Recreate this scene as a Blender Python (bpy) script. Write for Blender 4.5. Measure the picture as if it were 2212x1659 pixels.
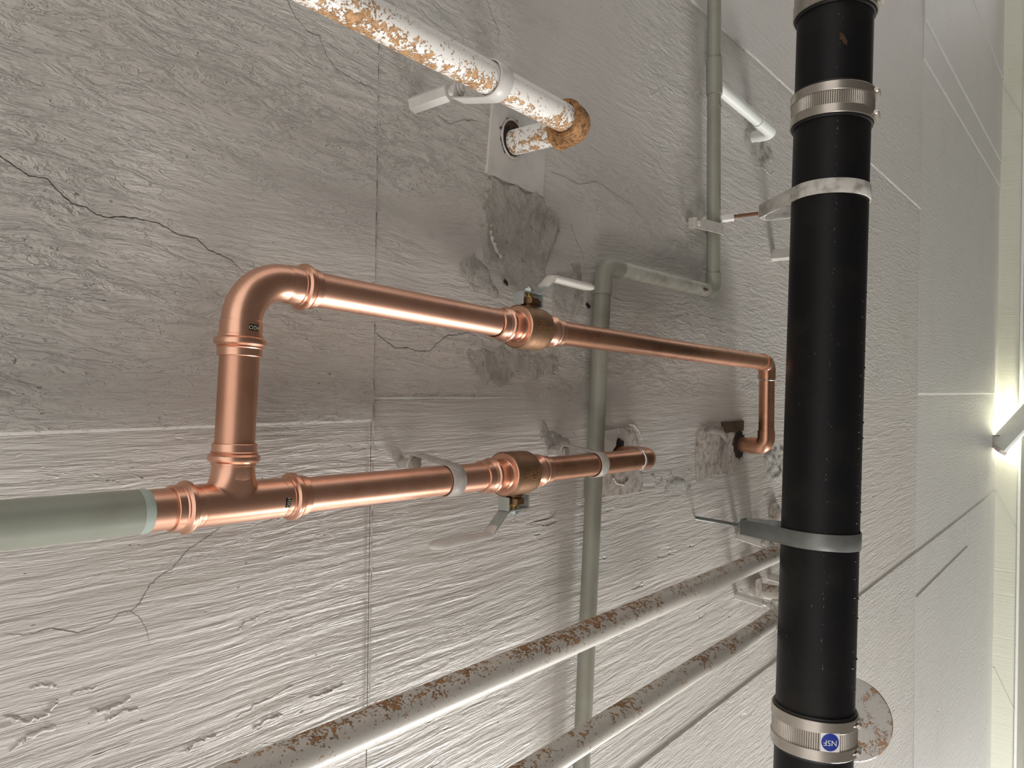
import bpy, bmesh, math, random
from mathutils import Vector, Matrix, noise
random.seed(7)
for o in list(bpy.data.objects): bpy.data.objects.remove(o)
S = bpy.context.scene
COL = S.collection
V = Vector
PI = math.pi

# ------------------------------------------------------------------ camera
# World: X along the grain of the ceiling, Y across it, Z up. Camera below a
# board-marked concrete ceiling, pitched up and held on its side.
F_PX, W_PX, H_PX = 1600.0, 2212.0, 1659.0
A = math.atan(1319.0/1600.0)
CA, SA = math.cos(A), math.sin(A)
ROLL = 0.0145
CEIL = 2.70
D = 1.06                        # ceiling above the camera
CAMP = V((0, 0, CEIL-D))
r0 = V((SA, 0, -CA)); d0 = V((0, 1, 0)); FW = V((CA, 0, SA))
RT = math.cos(ROLL)*r0 - math.sin(ROLL)*d0
DN = math.sin(ROLL)*r0 + math.cos(ROLL)*d0
cam = bpy.data.cameras.new('camera'); camo = bpy.data.objects.new('camera', cam)
COL.objects.link(camo); S.camera = camo
m = Matrix((RT, -DN, -FW)).transposed().to_4x4(); m.translation = CAMP
camo.matrix_world = m
cam.sensor_width = 36; cam.lens = 36*F_PX/W_PX; cam.clip_start = 0.02

# ------------------------------------------------------------------ world, lamps, exposure
S.view_settings.view_transform = 'Standard'; S.view_settings.look = 'None'
S.view_settings.gamma = 1; S.view_settings.use_curve_mapping = False
S.view_settings.exposure = 0.20
w = bpy.data.worlds.new('world'); S.world = w; w.use_nodes = True
w.node_tree.nodes['Background'].inputs[0].default_value = (1.0, 0.95, 0.9, 1)
w.node_tree.nodes['Background'].inputs[1].default_value = 1.05

def area(name, loc, target, sx, sy, power, col):
    l = bpy.data.lights.new(name, 'AREA'); l.shape = 'RECTANGLE'
    l.size = sx; l.size_y = sy; l.energy = power; l.color = col
    o = bpy.data.objects.new(name, l); COL.objects.link(o)
    o.location = loc
    o.rotation_euler = (V(target)-V(loc)).to_track_quat('-Z', 'Y').to_euler()
    return o
area('unseen_lamp_light', (3.6, 3.9, 1.15), (1.6, 0.0, 2.7), 0.6, 0.15, 40, (1, 0.97, 0.93))
area('unseen_lamp_light', (6.5, 8.6, 0.5), (5.5, -0.8, 2.7), 3.0, 0.8, 560, (1, 0.99, 0.97))  # added wide area light, out of view, brightens the far right of the ceiling
area('unseen_lamp_light', (0.3, 3.3, 0.75), (0.8, -0.5, 2.7), 2.4, 0.9, 40, (1, 0.965, 0.92))  # added broad area light, out of view, lifts the upper left of the ceiling

def P(x, y, Z=D):
    """point at height Z above the camera on the line of sight of pixel x, y"""
    d = RT*((x-W_PX/2)/F_PX) + DN*((y-H_PX/2)/F_PX) + FW
    return CAMP + d*(Z/d.z)

# ------------------------------------------------------------------ materials
class NT:
    def __init__(s, name):
        s.m = bpy.data.materials.new(name); s.m.use_nodes = True
        s.t = s.m.node_tree; s.b = s.t.nodes['Principled BSDF']
    def n(s, typ, **kw):
        nd = s.t.nodes.new(typ)
        for k, v in kw.items():
            if k.startswith('i_'):
                key = k[2:]; key = int(key) if key.isdigit() else key.replace('_', ' ')
                if isinstance(v, (bpy.types.NodeSocket,)): s.t.links.new(v, nd.inputs[key])
                else: nd.inputs[key].default_value = v
            else: setattr(nd, k, v)
        return nd
    def link(s, a, b): s.t.links.new(a, b)
    def set(s, k, v):
        if isinstance(v, bpy.types.NodeSocket): s.link(v, s.b.inputs[k])
        else: s.b.inputs[k].default_value = v
    def math(s, op, a, b=0.0, c=0.0, clamp=False):
        nd = s.n('ShaderNodeMath', operation=op, use_clamp=clamp)
        for i, v in enumerate((a, b, c)):
            if isinstance(v, bpy.types.NodeSocket): s.link(v, nd.inputs[i])
            else: nd.inputs[i].default_value = v
        return nd.outputs[0]
    def mix(s, fac, a, b):
        nd = s.n('ShaderNodeMix', data_type='RGBA')
        for i, v in ((0, fac), (6, a), (7, b)):
            if isinstance(v, bpy.types.NodeSocket): s.link(v, nd.inputs[i])
            else: nd.inputs[i].default_value = v if i == 0 else (*v, 1)
        return nd.outputs[2]
    def ramp(s, x, lo, hi, a=0.0, b=1.0, smooth=True):
        nd = s.n('ShaderNodeMapRange')
        if smooth: nd.interpolation_type = 'SMOOTHSTEP'
        s.link(x, nd.inputs[0])
        nd.inputs[1].default_value = lo; nd.inputs[2].default_value = hi
        nd.inputs[3].default_value = a; nd.inputs[4].default_value = b
        return nd.outputs[0]
    def pos(s, scale=(1, 1, 1), loc=(0, 0, 0), rot=(0, 0, 0), src=None):
        if src is None: src = s.n('ShaderNodeNewGeometry').outputs['Position']
        mp = s.n('ShaderNodeMapping'); s.link(src, mp.inputs[0])
        mp.inputs['Scale'].default_value = scale; mp.inputs['Location'].default_value = loc
        mp.inputs['Rotation'].default_value = rot
        return mp.outputs[0]
    def noise(s, vec, scale, detail=3, rough=0.55, dist=0.0):
        nd = s.n('ShaderNodeTexNoise'); s.link(vec, nd.inputs['Vector'])
        nd.inputs['Scale'].default_value = scale; nd.inputs['Detail'].default_value = detail
        nd.inputs['Roughness'].default_value = rough; nd.inputs['Distortion'].default_value = dist
        return nd.outputs[0]
    def bump(s, h, dist, strength=1.0):
        nd = s.n('ShaderNodeBump'); s.link(h, nd.inputs['Height'])
        nd.inputs['Distance'].default_value = dist; nd.inputs['Strength'].default_value = strength
        s.link(nd.outputs[0], s.b.inputs['Normal'])

def concrete(name, grain=1.0, speck=1.0, rough=0.42, base=(0.60, 0.565, 0.52), seed=0.0, warpk=0.03, lx=1.0, ledge=1.0, gouges=0.5, fy=1.0):
    q = NT(name)
    # slow warp so that the grain wanders
    p = q.pos(loc=(seed, seed*0.7, 0))
    warp = q.math('ADD', q.math('MULTIPLY', q.noise(p, 3.0, 2), warpk), q.math('MULTIPLY', q.noise(p, 16.0, 3), warpk*0.22))
    wv = q.n('ShaderNodeVectorMath', operation='ADD')
    sep = q.n('ShaderNodeCombineXYZ'); q.link(warp, sep.inputs[1])
    q.link(p, wv.inputs[0]); q.link(sep.outputs[0], wv.inputs[1])
    pw = wv.outputs[0]
    g1 = q.noise(q.pos((5*lx, 75*fy, 1), src=pw), 1.0, 5, 0.62, 0.25)
    g2 = q.noise(q.pos((13*lx, 150*fy, 1), (3, 1, 0), src=pw), 1.0, 4, 0.6, 0.4)
    g3 = q.noise(q.pos((9*lx, 58*fy, 1), (9, 4, 0), src=pw), 1.0, 4, 0.6, 0.9)
    saw = q.math('FRACT', q.math('MULTIPLY', g3, 5.5))
    saw = q.math('MULTIPLY', q.math('SUBTRACT', 1.0, saw), q.ramp(saw, 0.0, 0.10))
    zone = q.ramp(q.noise(q.pos((1.2, 3.0, 1), (5, 2, 0)), 1.6, 3), 0.36, 0.66)
    gouge = q.ramp(q.noise(q.pos((6, 30, 1), (1, 8, 0), src=pw), 1.0, 3, 0.5, 0.3), 0.66, 0.70)
    gzone = q.ramp(q.noise(q.pos((1, 1, 1), (8, 8, 0)), 2.2, 2), 0.50, 0.62)
    fine = q.noise(q.pos((1, 1, 1)), 170, 4, 0.6)
    pits = q.ramp(q.noise(q.pos((1, 1.6, 1), (2, 2, 2)), 75, 1, 0.4), 0.77, 0.81)
    h = q.math('MULTIPLY', g1, 0.78*grain)
    h = q.math('ADD', h, q.math('MULTIPLY', g2, 0.55*grain))
    h = q.math('ADD', h, q.math('MULTIPLY', q.math('MULTIPLY', saw, zone), 0.36*grain*ledge))
    h = q.math('SUBTRACT', h, q.math('MULTIPLY', q.math('MULTIPLY', gouge, gzone), 0.9*gouges))
    h = q.math('ADD', h, q.math('MULTIPLY', fine, 0.07*speck))
    h = q.math('SUBTRACT', h, q.math('MULTIPLY', pits, 0.16*speck))
    q.bump(h, 0.0085, 1.0)
    st = q.ramp(q.noise(q.pos((1, 1, 1), (7, 3, 1)), 2.2, 4, 0.6), 0.50, 0.80)
    st2 = q.ramp(q.noise(q.pos((1, 1, 1), (1, 9, 4)), 9.0, 5, 0.65), 0.62, 0.80)
    c = q.mix(q.math('MULTIPLY', st, 0.35), base, (base[0]*0.80, base[1]*0.76, base[2]*0.68))
    c = q.mix(q.math('MULTIPLY', st2, 0.22), c, (0.34, 0.29, 0.22))
    c = q.mix(q.math('MULTIPLY', pits, 0.55), c, (0.12, 0.10, 0.08))
    q.set('Base Color', c); q.set('Roughness', rough)
    return q.m

def rough_mortar(name, base=(0.56, 0.53, 0.48)):
    q = NT(name)
    a = q.noise(q.pos((1, 1, 1)), 55, 6, 0.7)
    b = q.noise(q.pos((1, 1, 1), (3, 3, 3)), 160, 5, 0.7)
    q.bump(q.math('ADD', a, q.math('MULTIPLY', b, 0.6)), 0.011, 1.0)
    pit = q.ramp(a, 0.30, 0.44)
    c = q.mix(pit, (0.27, 0.24, 0.20), base)
    s_ = q.ramp(q.noise(q.pos((1, 1, 1), (5, 1, 1)), 14, 3), 0.5, 0.75)
    c = q.mix(q.math('MULTIPLY', s_, 0.4), c, (0.36, 0.31, 0.25))
    q.set('Base Color', c); q.set('Roughness', 0.5)
    return q.m

def copper(name, base=(0.76, 0.44, 0.32), rough=0.36, stain=0.4, along='X'):
    q = NT(name)
    sc = (3, 60, 60) if along == 'X' else (60, 3, 60)
    n1 = q.noise(q.pos(sc), 1.0, 4)
    n2 = q.noise(q.pos((1, 1, 1), (4, 4, 4)), 14, 4, 0.6)
    q.set('Metallic', 1.0)
    d = q.math('MULTIPLY', q.ramp(n2, 0.45, 0.75), stain)
    c = q.mix(d, base, (base[0]*0.62, base[1]*0.5, base[2]*0.42))
    c = q.mix(q.math('MULTIPLY', q.ramp(n1, 0.5, 0.8), 0.35), c, (base[0]*0.8, base[1]*0.72, base[2]*0.6))
    q.set('Base Color', c)
    q.set('Roughness', q.math('ADD', q.math('MULTIPLY', n1, 0.16), rough-0.06))
    q.bump(q.math('ADD', n1, q.math('MULTIPLY', n2, 0.6)), 0.0004, 0.5)
    return q.m

def simple(name, col, rough=0.5, metal=0.0, var=0.15, scale=30, bump=0.0, dark=None):
    q = NT(name)
    n1 = q.noise(q.pos(), scale, 4, 0.6)
    c2 = dark or tuple(v*0.7 for v in col)
    q.set('Base Color', q.mix(q.math('MULTIPLY', q.ramp(n1, 0.4, 0.75), min(1, var*3)), col, c2))
    q.set('Roughness', q.math('ADD', q.math('MULTIPLY', n1, 0.15), rough-0.07)); q.set('Metallic', metal)
    if bump: q.bump(n1, bump, 0.7)
    return q.m

def rusty_paint(name, cover=0.5, side=(0, 1, 0), sidew=0.14, paint=(0.66, 0.63, 0.58), rust=(0.42, 0.20, 0.065), rust2=(0.16, 0.075, 0.03), scale=26):
    q = NT(name)
    geo = q.n('ShaderNodeNewGeometry')
    dt = q.n('ShaderNodeVectorMath', operation='DOT_PRODUCT')
    q.link(geo.outputs['Normal'], dt.inputs[0]); dt.inputs[1].default_value = side
    n1 = q.noise(q.pos(), scale, 6, 0.68, 0.4)
    n0 = q.noise(q.pos((1, 1, 1), (4, 9, 2)), scale*0.18, 3, 0.5)
    v = q.math('ADD', n1, q.math('MULTIPLY', q.math('SUBTRACT', n0, 0.5), 0.5))
    v = q.math('ADD', v, q.math('MULTIPLY', q.math('SUBTRACT', q.noise(q.pos((1, 1, 1), (2, 7, 5)), 230, 3, 0.6), 0.5), 0.55))
    v = q.math('ADD', v, q.math('MULTIPLY', dt.outputs['Value'], sidew))
    mask = q.ramp(v, 1.0-cover-0.01, 1.0-cover+0.03)
    n2 = q.noise(q.pos((1, 1, 1), (1, 1, 7)), 120, 4, 0.7)
    rc = q.mix(q.ramp(n2, 0.35, 0.65), rust2, rust)
    rc = q.mix(q.ramp(n1, 0.5, 0.72), rc, (rust[0]*1.3, rust[1]*1.35, rust[2]*1.5))
    specks = q.ramp(q.noise(q.pos((1, 1, 1), (8, 1, 1)), 210, 2, 0.5), 0.68, 0.73)
    pc = q.mix(q.math('MULTIPLY', specks, 0.8), paint, (0.10, 0.07, 0.05))
    c = q.mix(mask, pc, rc)
    q.set('Base Color', c)
    q.set('Roughness', q.math('ADD', q.math('MULTIPLY', mask, 0.4), 0.38))
    q.bump(q.math('SUBTRACT', q.math('MULTIPLY', n2, 0.25), q.math('MULTIPLY', mask, 0.5)), 0.0016, 0.8)
    return q.m

M = {}
WB = (0.60, 0.57, 0.53)
M['conc_a'] = concrete('painted_concrete_rippled', 1.1, 1.0, 0.42, WB, 0.0, 0.045, 1.5, 1.3, 0.2, 0.85)
M['conc_b'] = concrete('painted_concrete_straight_grain', 0.78, 0.8, 0.40, WB, 3.3, 0.02, 0.5, 0.6, 1.0, 0.58)
M['conc_c'] = concrete('painted_concrete_mid', 0.62, 1.0, 0.38, (0.62, 0.595, 0.56), 6.1, 0.03, 1.3, 0.9, 0.6)
M['conc_d'] = concrete('painted_concrete_far', 0.42, 2.4, 0.32, (0.65, 0.64, 0.62), 9.4, 0.04, 0.9, 0.4, 0.8)
M['beam'] = concrete('painted_beam_concrete', 0.3, 1.0, 0.45, (0.62, 0.62, 0.52), 1.4, 0.02, 1, 0.2, 0.2)
M['mortar'] = rough_mortar('rough_mortar')
M['white'] = simple('white_gloss_paint', (0.62, 0.60, 0.57), 0.40, 0, 0.12, 25, 0.0006)
M['white2'] = simple('bright_white_paint', (0.74, 0.76, 0.72), 0.38, 0, 0.08, 20)
M['dirtyw'] = simple('dirty_white_paint', (0.58, 0.54, 0.49), 0.45, 0, 0.30, 45, 0.001, dark=(0.22, 0.16, 0.11))
M['copper_x'] = copper('copper_pipe_metal', stain=0.35)
M['copper_y'] = copper('copper_riser_metal', stain=0.35, along='Y', base=(0.66, 0.36, 0.25))
M['copper_f'] = copper('copper_fitting_metal', base=(0.80, 0.46, 0.33), rough=0.29, stain=0.25)
M['copper_o'] = copper('older_copper_metal', base=(0.66, 0.35, 0.23), rough=0.31, stain=0.6)
M['brass'] = simple('cast_brass', (0.30, 0.175, 0.10), 0.50, 0.85, 0.2, 60, 0.0008)
M['brass_t'] = simple('pale_brass_letter', (0.50, 0.31, 0.17), 0.38, 0.85, 0.1, 60)  # paler than the valve body so the raised letters read
M['brass_d'] = simple('dark_brass', (0.20, 0.11, 0.055), 0.42, 0.8, 0.2, 40, 0.0004)
M['brass_y'] = simple('yellow_brass', (0.55, 0.38, 0.12), 0.35, 0.9, 0.2, 40)
M['zinc'] = simple('zinc_plated_steel', (0.52, 0.57, 0.55), 0.34, 0.55, 0.1, 30)
M['steel'] = simple('stainless_band', (0.50, 0.46, 0.41), 0.30, 0.9, 0.15, 18)
M['galv'] = simple('galvanized_strap', (0.20, 0.21, 0.20), 0.38, 0.4, 0.2, 18)
M['handle'] = simple('white_vinyl_grip', (0.74, 0.70, 0.65), 0.38, 0, 0.1, 20)
M['strap'] = simple('painted_strap', (0.50, 0.47, 0.43), 0.45, 0.1, 0.25, 60, 0.0006)
M['strapw'] = simple('chipped_white_strap', (0.62, 0.60, 0.56), 0.42, 0.0, 0.3, 22, 0.0006, dark=(0.16, 0.13, 0.10))
M['grey'] = simple('grey_green_paint', (0.29, 0.29, 0.24), 0.42, 0, 0.12, 12, 0.0004, dark=(0.20, 0.175, 0.12))
M['greyl'] = simple('pale_chipped_grey_paint', (0.50, 0.50, 0.44), 0.40, 0, 0.25, 24, 0.0006, dark=(0.27, 0.24, 0.18))
M['greyp'] = simple('grey_paint_on_copper', (0.34, 0.36, 0.30), 0.45, 0, 0.15, 10, 0.0006, dark=(0.24, 0.24, 0.18))
M['greye'] = simple('thin_green_grey_paint_edge', (0.46, 0.54, 0.49), 0.45, 0, 0.1, 30)
M['rust_a'] = rusty_paint('flaking_white_paint_over_rust', 0.425, (-0.25, 0.85, 0.25), 0.11, scale=62, paint=(0.84, 0.82, 0.78), rust=(0.50, 0.29, 0.13), rust2=(0.24, 0.12, 0.05))
M['rust_e'] = rusty_paint('heavily_rusted_elbow', 0.70, (0.3, 0.5, 0), 0.10, rust=(0.40, 0.20, 0.07), rust2=(0.12, 0.055, 0.025), scale=34)
M['rust_b'] = rusty_paint('grey_white_paint_with_rust', 0.335, (0, -0.95, 0.0), 0.14, scale=75, paint=(0.54, 0.51, 0.46), rust=(0.34, 0.175, 0.07), rust2=(0.12, 0.055, 0.025))
M['rust_d'] = rusty_paint('round_cover_paint', 0.47, (0.4, 0.8, -0.3), 0.16, paint=(0.60, 0.58, 0.55), rust=(0.36, 0.19, 0.08), scale=18)
M['rust_r'] = simple('rusty_threaded_rod', (0.22, 0.11, 0.06), 0.7, 0.2, 0.3, 90, 0.001)
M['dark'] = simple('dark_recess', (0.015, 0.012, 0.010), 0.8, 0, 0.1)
M['brown'] = simple('brown_stained_recess', (0.10, 0.065, 0.04), 0.8, 0, 0.3, 60, 0.002)
M['crack'] = simple('dark_crack_line', (0.075, 0.06, 0.05), 0.9, 0, 0.1)  # one dark colour for the thin crack ribbons
M['rubber'] = simple('black_rubber', (0.012, 0.012, 0.013), 0.45, 0, 0.1)
M['solder'] = simple('solder_ring', (0.62, 0.60, 0.57), 0.25, 0.9, 0.1)
M['label'] = simple('black_label', (0.01, 0.01, 0.01), 0.4, 0, 0.05)
M['labeltx'] = simple('label_lettering', (0.55, 0.50, 0.38), 0.5, 0, 0.05)
M['stickw'] = simple('white_sticker', (0.80, 0.80, 0.82), 0.4, 0, 0.03)
M['stickb'] = simple('blue_sticker_disc', (0.012, 0.035, 0.30), 0.4, 0, 0.03)
q = NT('black_plastic_pipe')
n1 = q.noise(q.pos((1, 1, 1)), 7, 4, 0.6); n2 = q.noise(q.pos((2, 1, 2), (3, 0, 0)), 60, 3)
q.set('Base Color', q.mix(q.ramp(n1, 0.45, 0.8), (0.006, 0.006, 0.007), (0.014, 0.0125, 0.010)))
q.set('Roughness', q.math('ADD', q.math('MULTIPLY', n1, 0.2), 0.36)); q.set('Specular IOR Level', 0.22)
q.bump(n2, 0.0005, 0.4); M['abs'] = q.m
M['fleck'] = simple('pale_scuff', (0.10, 0.10, 0.095), 0.6, 0, 0.2)
M['orange'] = simple('orange_smear', (0.055, 0.024, 0.008), 0.7, 0, 0.4, 80)
q = NT('lamp_tube_glow'); q.set('Base Color', (0.9, 0.9, 0.8, 1))
q.set('Emission Color', (1.0, 0.98, 0.80, 1)); q.set('Emission Strength', 34.0); M['glow'] = q.m

# ------------------------------------------------------------------ builders
ORG = {}
def org(o):
    return ORG.get(o.name, V((0, 0, 0))) if o else V((0, 0, 0))
def mk(name, vs, fs, mat, parent=None, angle=35, smooth=True, kind=None, label=None, origin=None):
    me = bpy.data.meshes.new(name)
    og = org(parent) if parent else (V(origin) if origin is not None else V((0, 0, 0)))
    me.from_pydata([tuple(V(v)-og) for v in vs], [], fs)
    bm = bmesh.new(); bm.from_mesh(me)
    bmesh.ops.recalc_face_normals(bm, faces=bm.faces); bm.to_mesh(me); bm.free()
    if smooth:
        for p in me.polygons: p.use_smooth = True
        me.set_sharp_from_angle(angle=math.radians(angle))
    me.materials.append(mat)
    o = bpy.data.objects.new(name, me); COL.objects.link(o)
    if parent: o.parent = parent
    else: o.location = og
    ORG[o.name] = og
    if kind: o['kind'] = kind
    if label: o['label'] = label
    return o
def thing(name, loc, label, cat, group=None):
    o = bpy.data.objects.new(name, None); COL.objects.link(o); o.location = loc
    o.empty_display_size = 0.05
    ORG[o.name] = V(loc); o['label'] = label; o['category'] = cat
    if group: o['group'] = group
    return o

def frame(d, hint=V((0, 0, 1))):
    d = d.normalized(); a = hint - d*hint.dot(d)
    if a.length < 1e-4: a = V((1, 0, 0)) - d*d.x
    a.normalize(); return a, d.cross(a)
def join(*parts):
    vs, fs = [], []
    for v, f in parts:
        n = len(vs); vs += list(v); fs += [tuple(i+n for i in q_) for q_ in f]
    return vs, fs
def fillet(pts, rad, n=10):
    out = [pts[0]]
    for i in range(1, len(pts)-1):
        a, b, c = pts[i-1], pts[i], pts[i+1]
        r = rad[i-1] if isinstance(rad, (list, tuple)) else rad
        u = (a-b).normalized(); v = (c-b).normalized()
        ang = u.angle(v)
        t = min(r/math.tan(ang/2), (a-b).length*0.95, (c-b).length*0.95)
        rr = t*math.tan(ang/2)
        if ang > PI-0.02: out.append(b); continue
        cen = b + (u+v).normalized()*(rr/math.sin(ang/2))
        s = b+u*t-cen; e = b+v*t-cen; tot = s.angle(e)
        ax = s.cross(e).normalized()
        for k in range(n+1): out.append(cen + Matrix.Rotation(tot*k/n, 3, ax) @ s)
    out.append(pts[-1]); return out
def tube(pts, rad, seg=40, caps=True, hint=V((0.123, 0.2, 1))):
    """swept round tube; rad is a number or one radius per point"""
    n = len(pts); vs = []; fs = []
    rs = rad if isinstance(rad, (list, tuple)) else [rad]*n
    tang = []
    for i in range(n):
        t = V((0, 0, 0))
        if i > 0: t += (pts[i]-pts[i-1]).normalized()
        if i < n-1: t += (pts[i+1]-pts[i]).normalized()
        tang.append(t.normalized())
    a, b = frame(tang[0], hint)
    for i in range(n):
        if i:
            q_ = tang[i-1].rotation_difference(tang[i]); a = q_ @ a
            a = (a - tang[i]*a.dot(tang[i])).normalized(); b = tang[i].cross(a)
        for k in range(seg):
            th = 2*PI*k/seg
            vs.append(pts[i] + (a*math.cos(th)+b*math.sin(th))*rs[i])
    for i in range(n-1):
        for k in range(seg):
            k2 = (k+1) % seg
            fs.append((i*seg+k, i*seg+k2, (i+1)*seg+k2, (i+1)*seg+k))
    if caps:
        fs.append(tuple(range(seg))[::-1]); fs.append(tuple((n-1)*seg+k for k in range(seg)))
    return vs, fs
def lathe(p, d, prof, seg=48, caps=True, hint=V((0.1, 0.2, 1))):
    """prof: (distance along d, radius)"""
    d = d.normalized(); a, b = frame(d, hint); vs = []; fs = []
    for s, r in prof:
        for k in range(seg):
            th = 2*PI*k/seg
            vs.append(p + d*s + (a*math.cos(th)+b*math.sin(th))*r)
    for i in range(len(prof)-1):
        for k in range(seg):
            k2 = (k+1) % seg
            fs.append((i*seg+k, i*seg+k2, (i+1)*seg+k2, (i+1)*seg+k))
    if caps:
        fs.append(tuple(range(seg))[::-1]); fs.append(tuple((len(prof)-1)*seg+k for k in range(seg)))
    return vs, fs
def box(c, ax, ay, az):
    """box from centre and three half-extent vectors, small chamfer left to sharp edges"""
    vs = [c+ax*i+ay*j+az*k for i in (-1, 1) for j in (-1, 1) for k in (-1, 1)]
    return vs, [(0, 1, 3, 2), (4, 6, 7, 5), (0, 4, 5, 1), (2, 3, 7, 6), (0, 2, 6, 4), (1, 5, 7, 3)]
def strip(path, wdir, half, th, closed=False, bulge=0.0):
    """flat bar swept along path; its width along wdir, thickness across"""
    n = len(path); vs = []; fs = []; wdir = wdir.normalized()
    for i in range(n):
        t = V((0, 0, 0))
        if closed:
            t = (path[(i+1) % n]-path[i-1]).normalized()
        else:
            if i > 0: t += (path[i]-path[i-1]).normalized()
            if i < n-1: t += (path[i+1]-path[i]).normalized()
            t.normalize()
        nn = t.cross(wdir).normalized()
        h = half[i] if isinstance(half, (list, tuple)) else half
        tt = th[i] if isinstance(th, (list, tuple)) else th
        if bulge:
            ring = [(math.cos(2*PI*k/12)*h, math.sin(2*PI*k/12)*tt) for k in range(12)]
            ring = [(math.copysign(abs(x/h)**0.6*h, x), math.copysign(abs(y/tt)**0.75*tt, y)) for x, y in ring]
        else:
            c = min(0.0006, tt*0.4)
            ring = [(-h+c, -tt), (h-c, -tt), (h, -tt+c), (h, tt-c), (h-c, tt), (-h+c, tt), (-h, tt-c), (-h, -tt+c)]
        for x, y in ring: vs.append(path[i]+wdir*x+nn*y)
    m_ = len(ring)
    for i in range(n if closed else n-1):
        j = (i+1) % n
        for k in range(m_):
            k2 = (k+1) % m_
            fs.append((i*m_+k, i*m_+k2, j*m_+k2, j*m_+k))
    if not closed:
        fs.append(tuple(range(m_))[::-1]); fs.append(tuple((n-1)*m_+k for k in range(m_)))
    return vs, fs
def hexbar(p, d, length, r, hint=V((0.1, 1, 0.2))):
    return lathe(p, d, [(0, r*0.94), (length*0.04, r), (length*0.96, r), (length, r*0.94)], seg=6, hint=hint)
def thread(p, d, length, r, pitch=0.0022):
    n = int(length/pitch); prof = []
    for i in range(n):
        prof += [(i*pitch, r*0.86), (i*pitch+pitch*0.5, r)]
    return lathe(p, d, prof, seg=14)
def text_flat(txt, size, ext):
    c = bpy.data.curves.new('t', 'FONT'); c.body = txt; c.size = size; c.extrude = ext
    c.align_x = 'CENTER'; c.align_y = 'CENTER'; c.resolution_u = 3; c.space_line = 0.85
    o = bpy.data.objects.new('t', c); COL.objects.link(o)
    bpy.context.view_layer.update()
    dg = bpy.context.evaluated_depsgraph_get()
    me = o.evaluated_get(dg).to_mesh()
    vs = [v.co.copy() for v in me.vertices]; fs = [tuple(p.vertices) for p in me.polygons]
    o.evaluated_get(dg).to_mesh_clear()
    bpy.data.objects.remove(o); bpy.data.curves.remove(c)
    return vs, fs
def cyl_map(vs, C, axis, R, n0, xdir, ydir):
    """wrap flat (x,y,z) points on a cylinder round axis at C; n0 = outward direction of the origin,
    xdir / ydir: 'A' along axis or 'T' around it, with sign"""
    axis = axis.normalized(); n0 = (n0-axis*n0.dot(axis)).normalized(); tt = axis.cross(n0)
    out = []
    for v in vs:
        s = 0; ph = 0
        for comp, (kind, sg) in ((v.x, xdir), (v.y, ydir)):
            if kind == 'A': s += comp*sg
            else: ph += comp*sg/R
        rad = R+v.z
        out.append(C+axis*s+(n0*math.cos(ph)+tt*math.sin(ph))*rad)
    return out
def rect_grid(w_, h_, z, nx=8, ny=8):
    vs = [V((-w_/2+w_*i/nx, -h_/2+h_*j/ny, z)) for j in range(ny+1) for i in range(nx+1)]
    fs = [(j*(nx+1)+i, j*(nx+1)+i+1, (j+1)*(nx+1)+i+1, (j+1)*(nx+1)+i) for j in range(ny) for i in range(nx)]
    return vs, fs
def plate_poly(pts, z0, z1):
    """flat polygon (xy) extruded from z0 (up) to z1 (down)"""
    n = len(pts)
    vs = [V((p.x, p.y, z0)) for p in pts]+[V((p.x, p.y, z1)) for p in pts]
    fs = [tuple(range(n)), tuple(n+i for i in range(n))[::-1]]
    fs += [(i, (i+1) % n, n+(i+1) % n, n+i) for i in range(n)]
    return vs, fs
def inside(x, y, poly):
    c = False; j = len(poly)-1
    for i in range(len(poly)):
        a, b = poly[i], poly[j]
        if (a.y > y) != (b.y > y) and x < (b.x-a.x)*(y-a.y)/(b.y-a.y)+a.x: c = not c
        j = i
    return c
def edge_dist(x, y, poly):
    p = V((x, y)); best = 9
    for i in range(len(poly)):
        a = V((poly[i-1].x, poly[i-1].y)); b = V((poly[i].x, poly[i].y))
        ab = b-a; t = max(0, min(1, (p-a).dot(ab)/ab.length_squared))
        best = min(best, (p-(a+ab*t)).length)
    return best
def blob(name, pxpoly, mat, amp, freq, lift, step=0.004, parent=None, ramp=0.03, seed=0, bowl=0.0):
    poly = [P(*p) for p in pxpoly]
    x0 = min(p.x for p in poly)-.02; x1 = max(p.x for p in poly)+.02
    y0 = min(p.y for p in poly)-.02; y1 = max(p.y for p in poly)+.02
    nx = int((x1-x0)/step); ny = int((y1-y0)/step); idx = {}; vs = []; fs = []
    for j in range(ny+1):
        for i in range(nx+1):
            x = x0+i*step; y = y0+j*step
            jit = noise.noise(V((x*22+seed, y*22, 1)))*0.016 + noise.noise(V((x*80+seed, y*80, 1)))*0.005
            ins = inside(x, y, poly); e = edge_dist(x, y, poly)
            e = (e if ins else -e) + jit
            if e > -step:
                f = max(0, min(1, e/ramp)); f = f*f*(3-2*f)
                n_ = noise.fractal(V((x*freq+seed, y*freq, 3)), 0.9, 2.1, 5)
                h = lift*f + amp*n_*f - bowl*max(0, min(1, (e-ramp)/0.03))
                if e <= 0: h = -0.004
                idx[(i, j)] = len(vs); vs.append(V((x, y, CEIL-0.004-h)))
    for j in range(ny):
        for i in range(nx):
            k = [(i, j), (i+1, j), (i+1, j+1), (i, j+1)]
            if all(t in idx for t in k): fs.append(tuple(idx[t] for t in k))
    return mk(name, vs, fs, mat, parent, angle=80)

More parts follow.
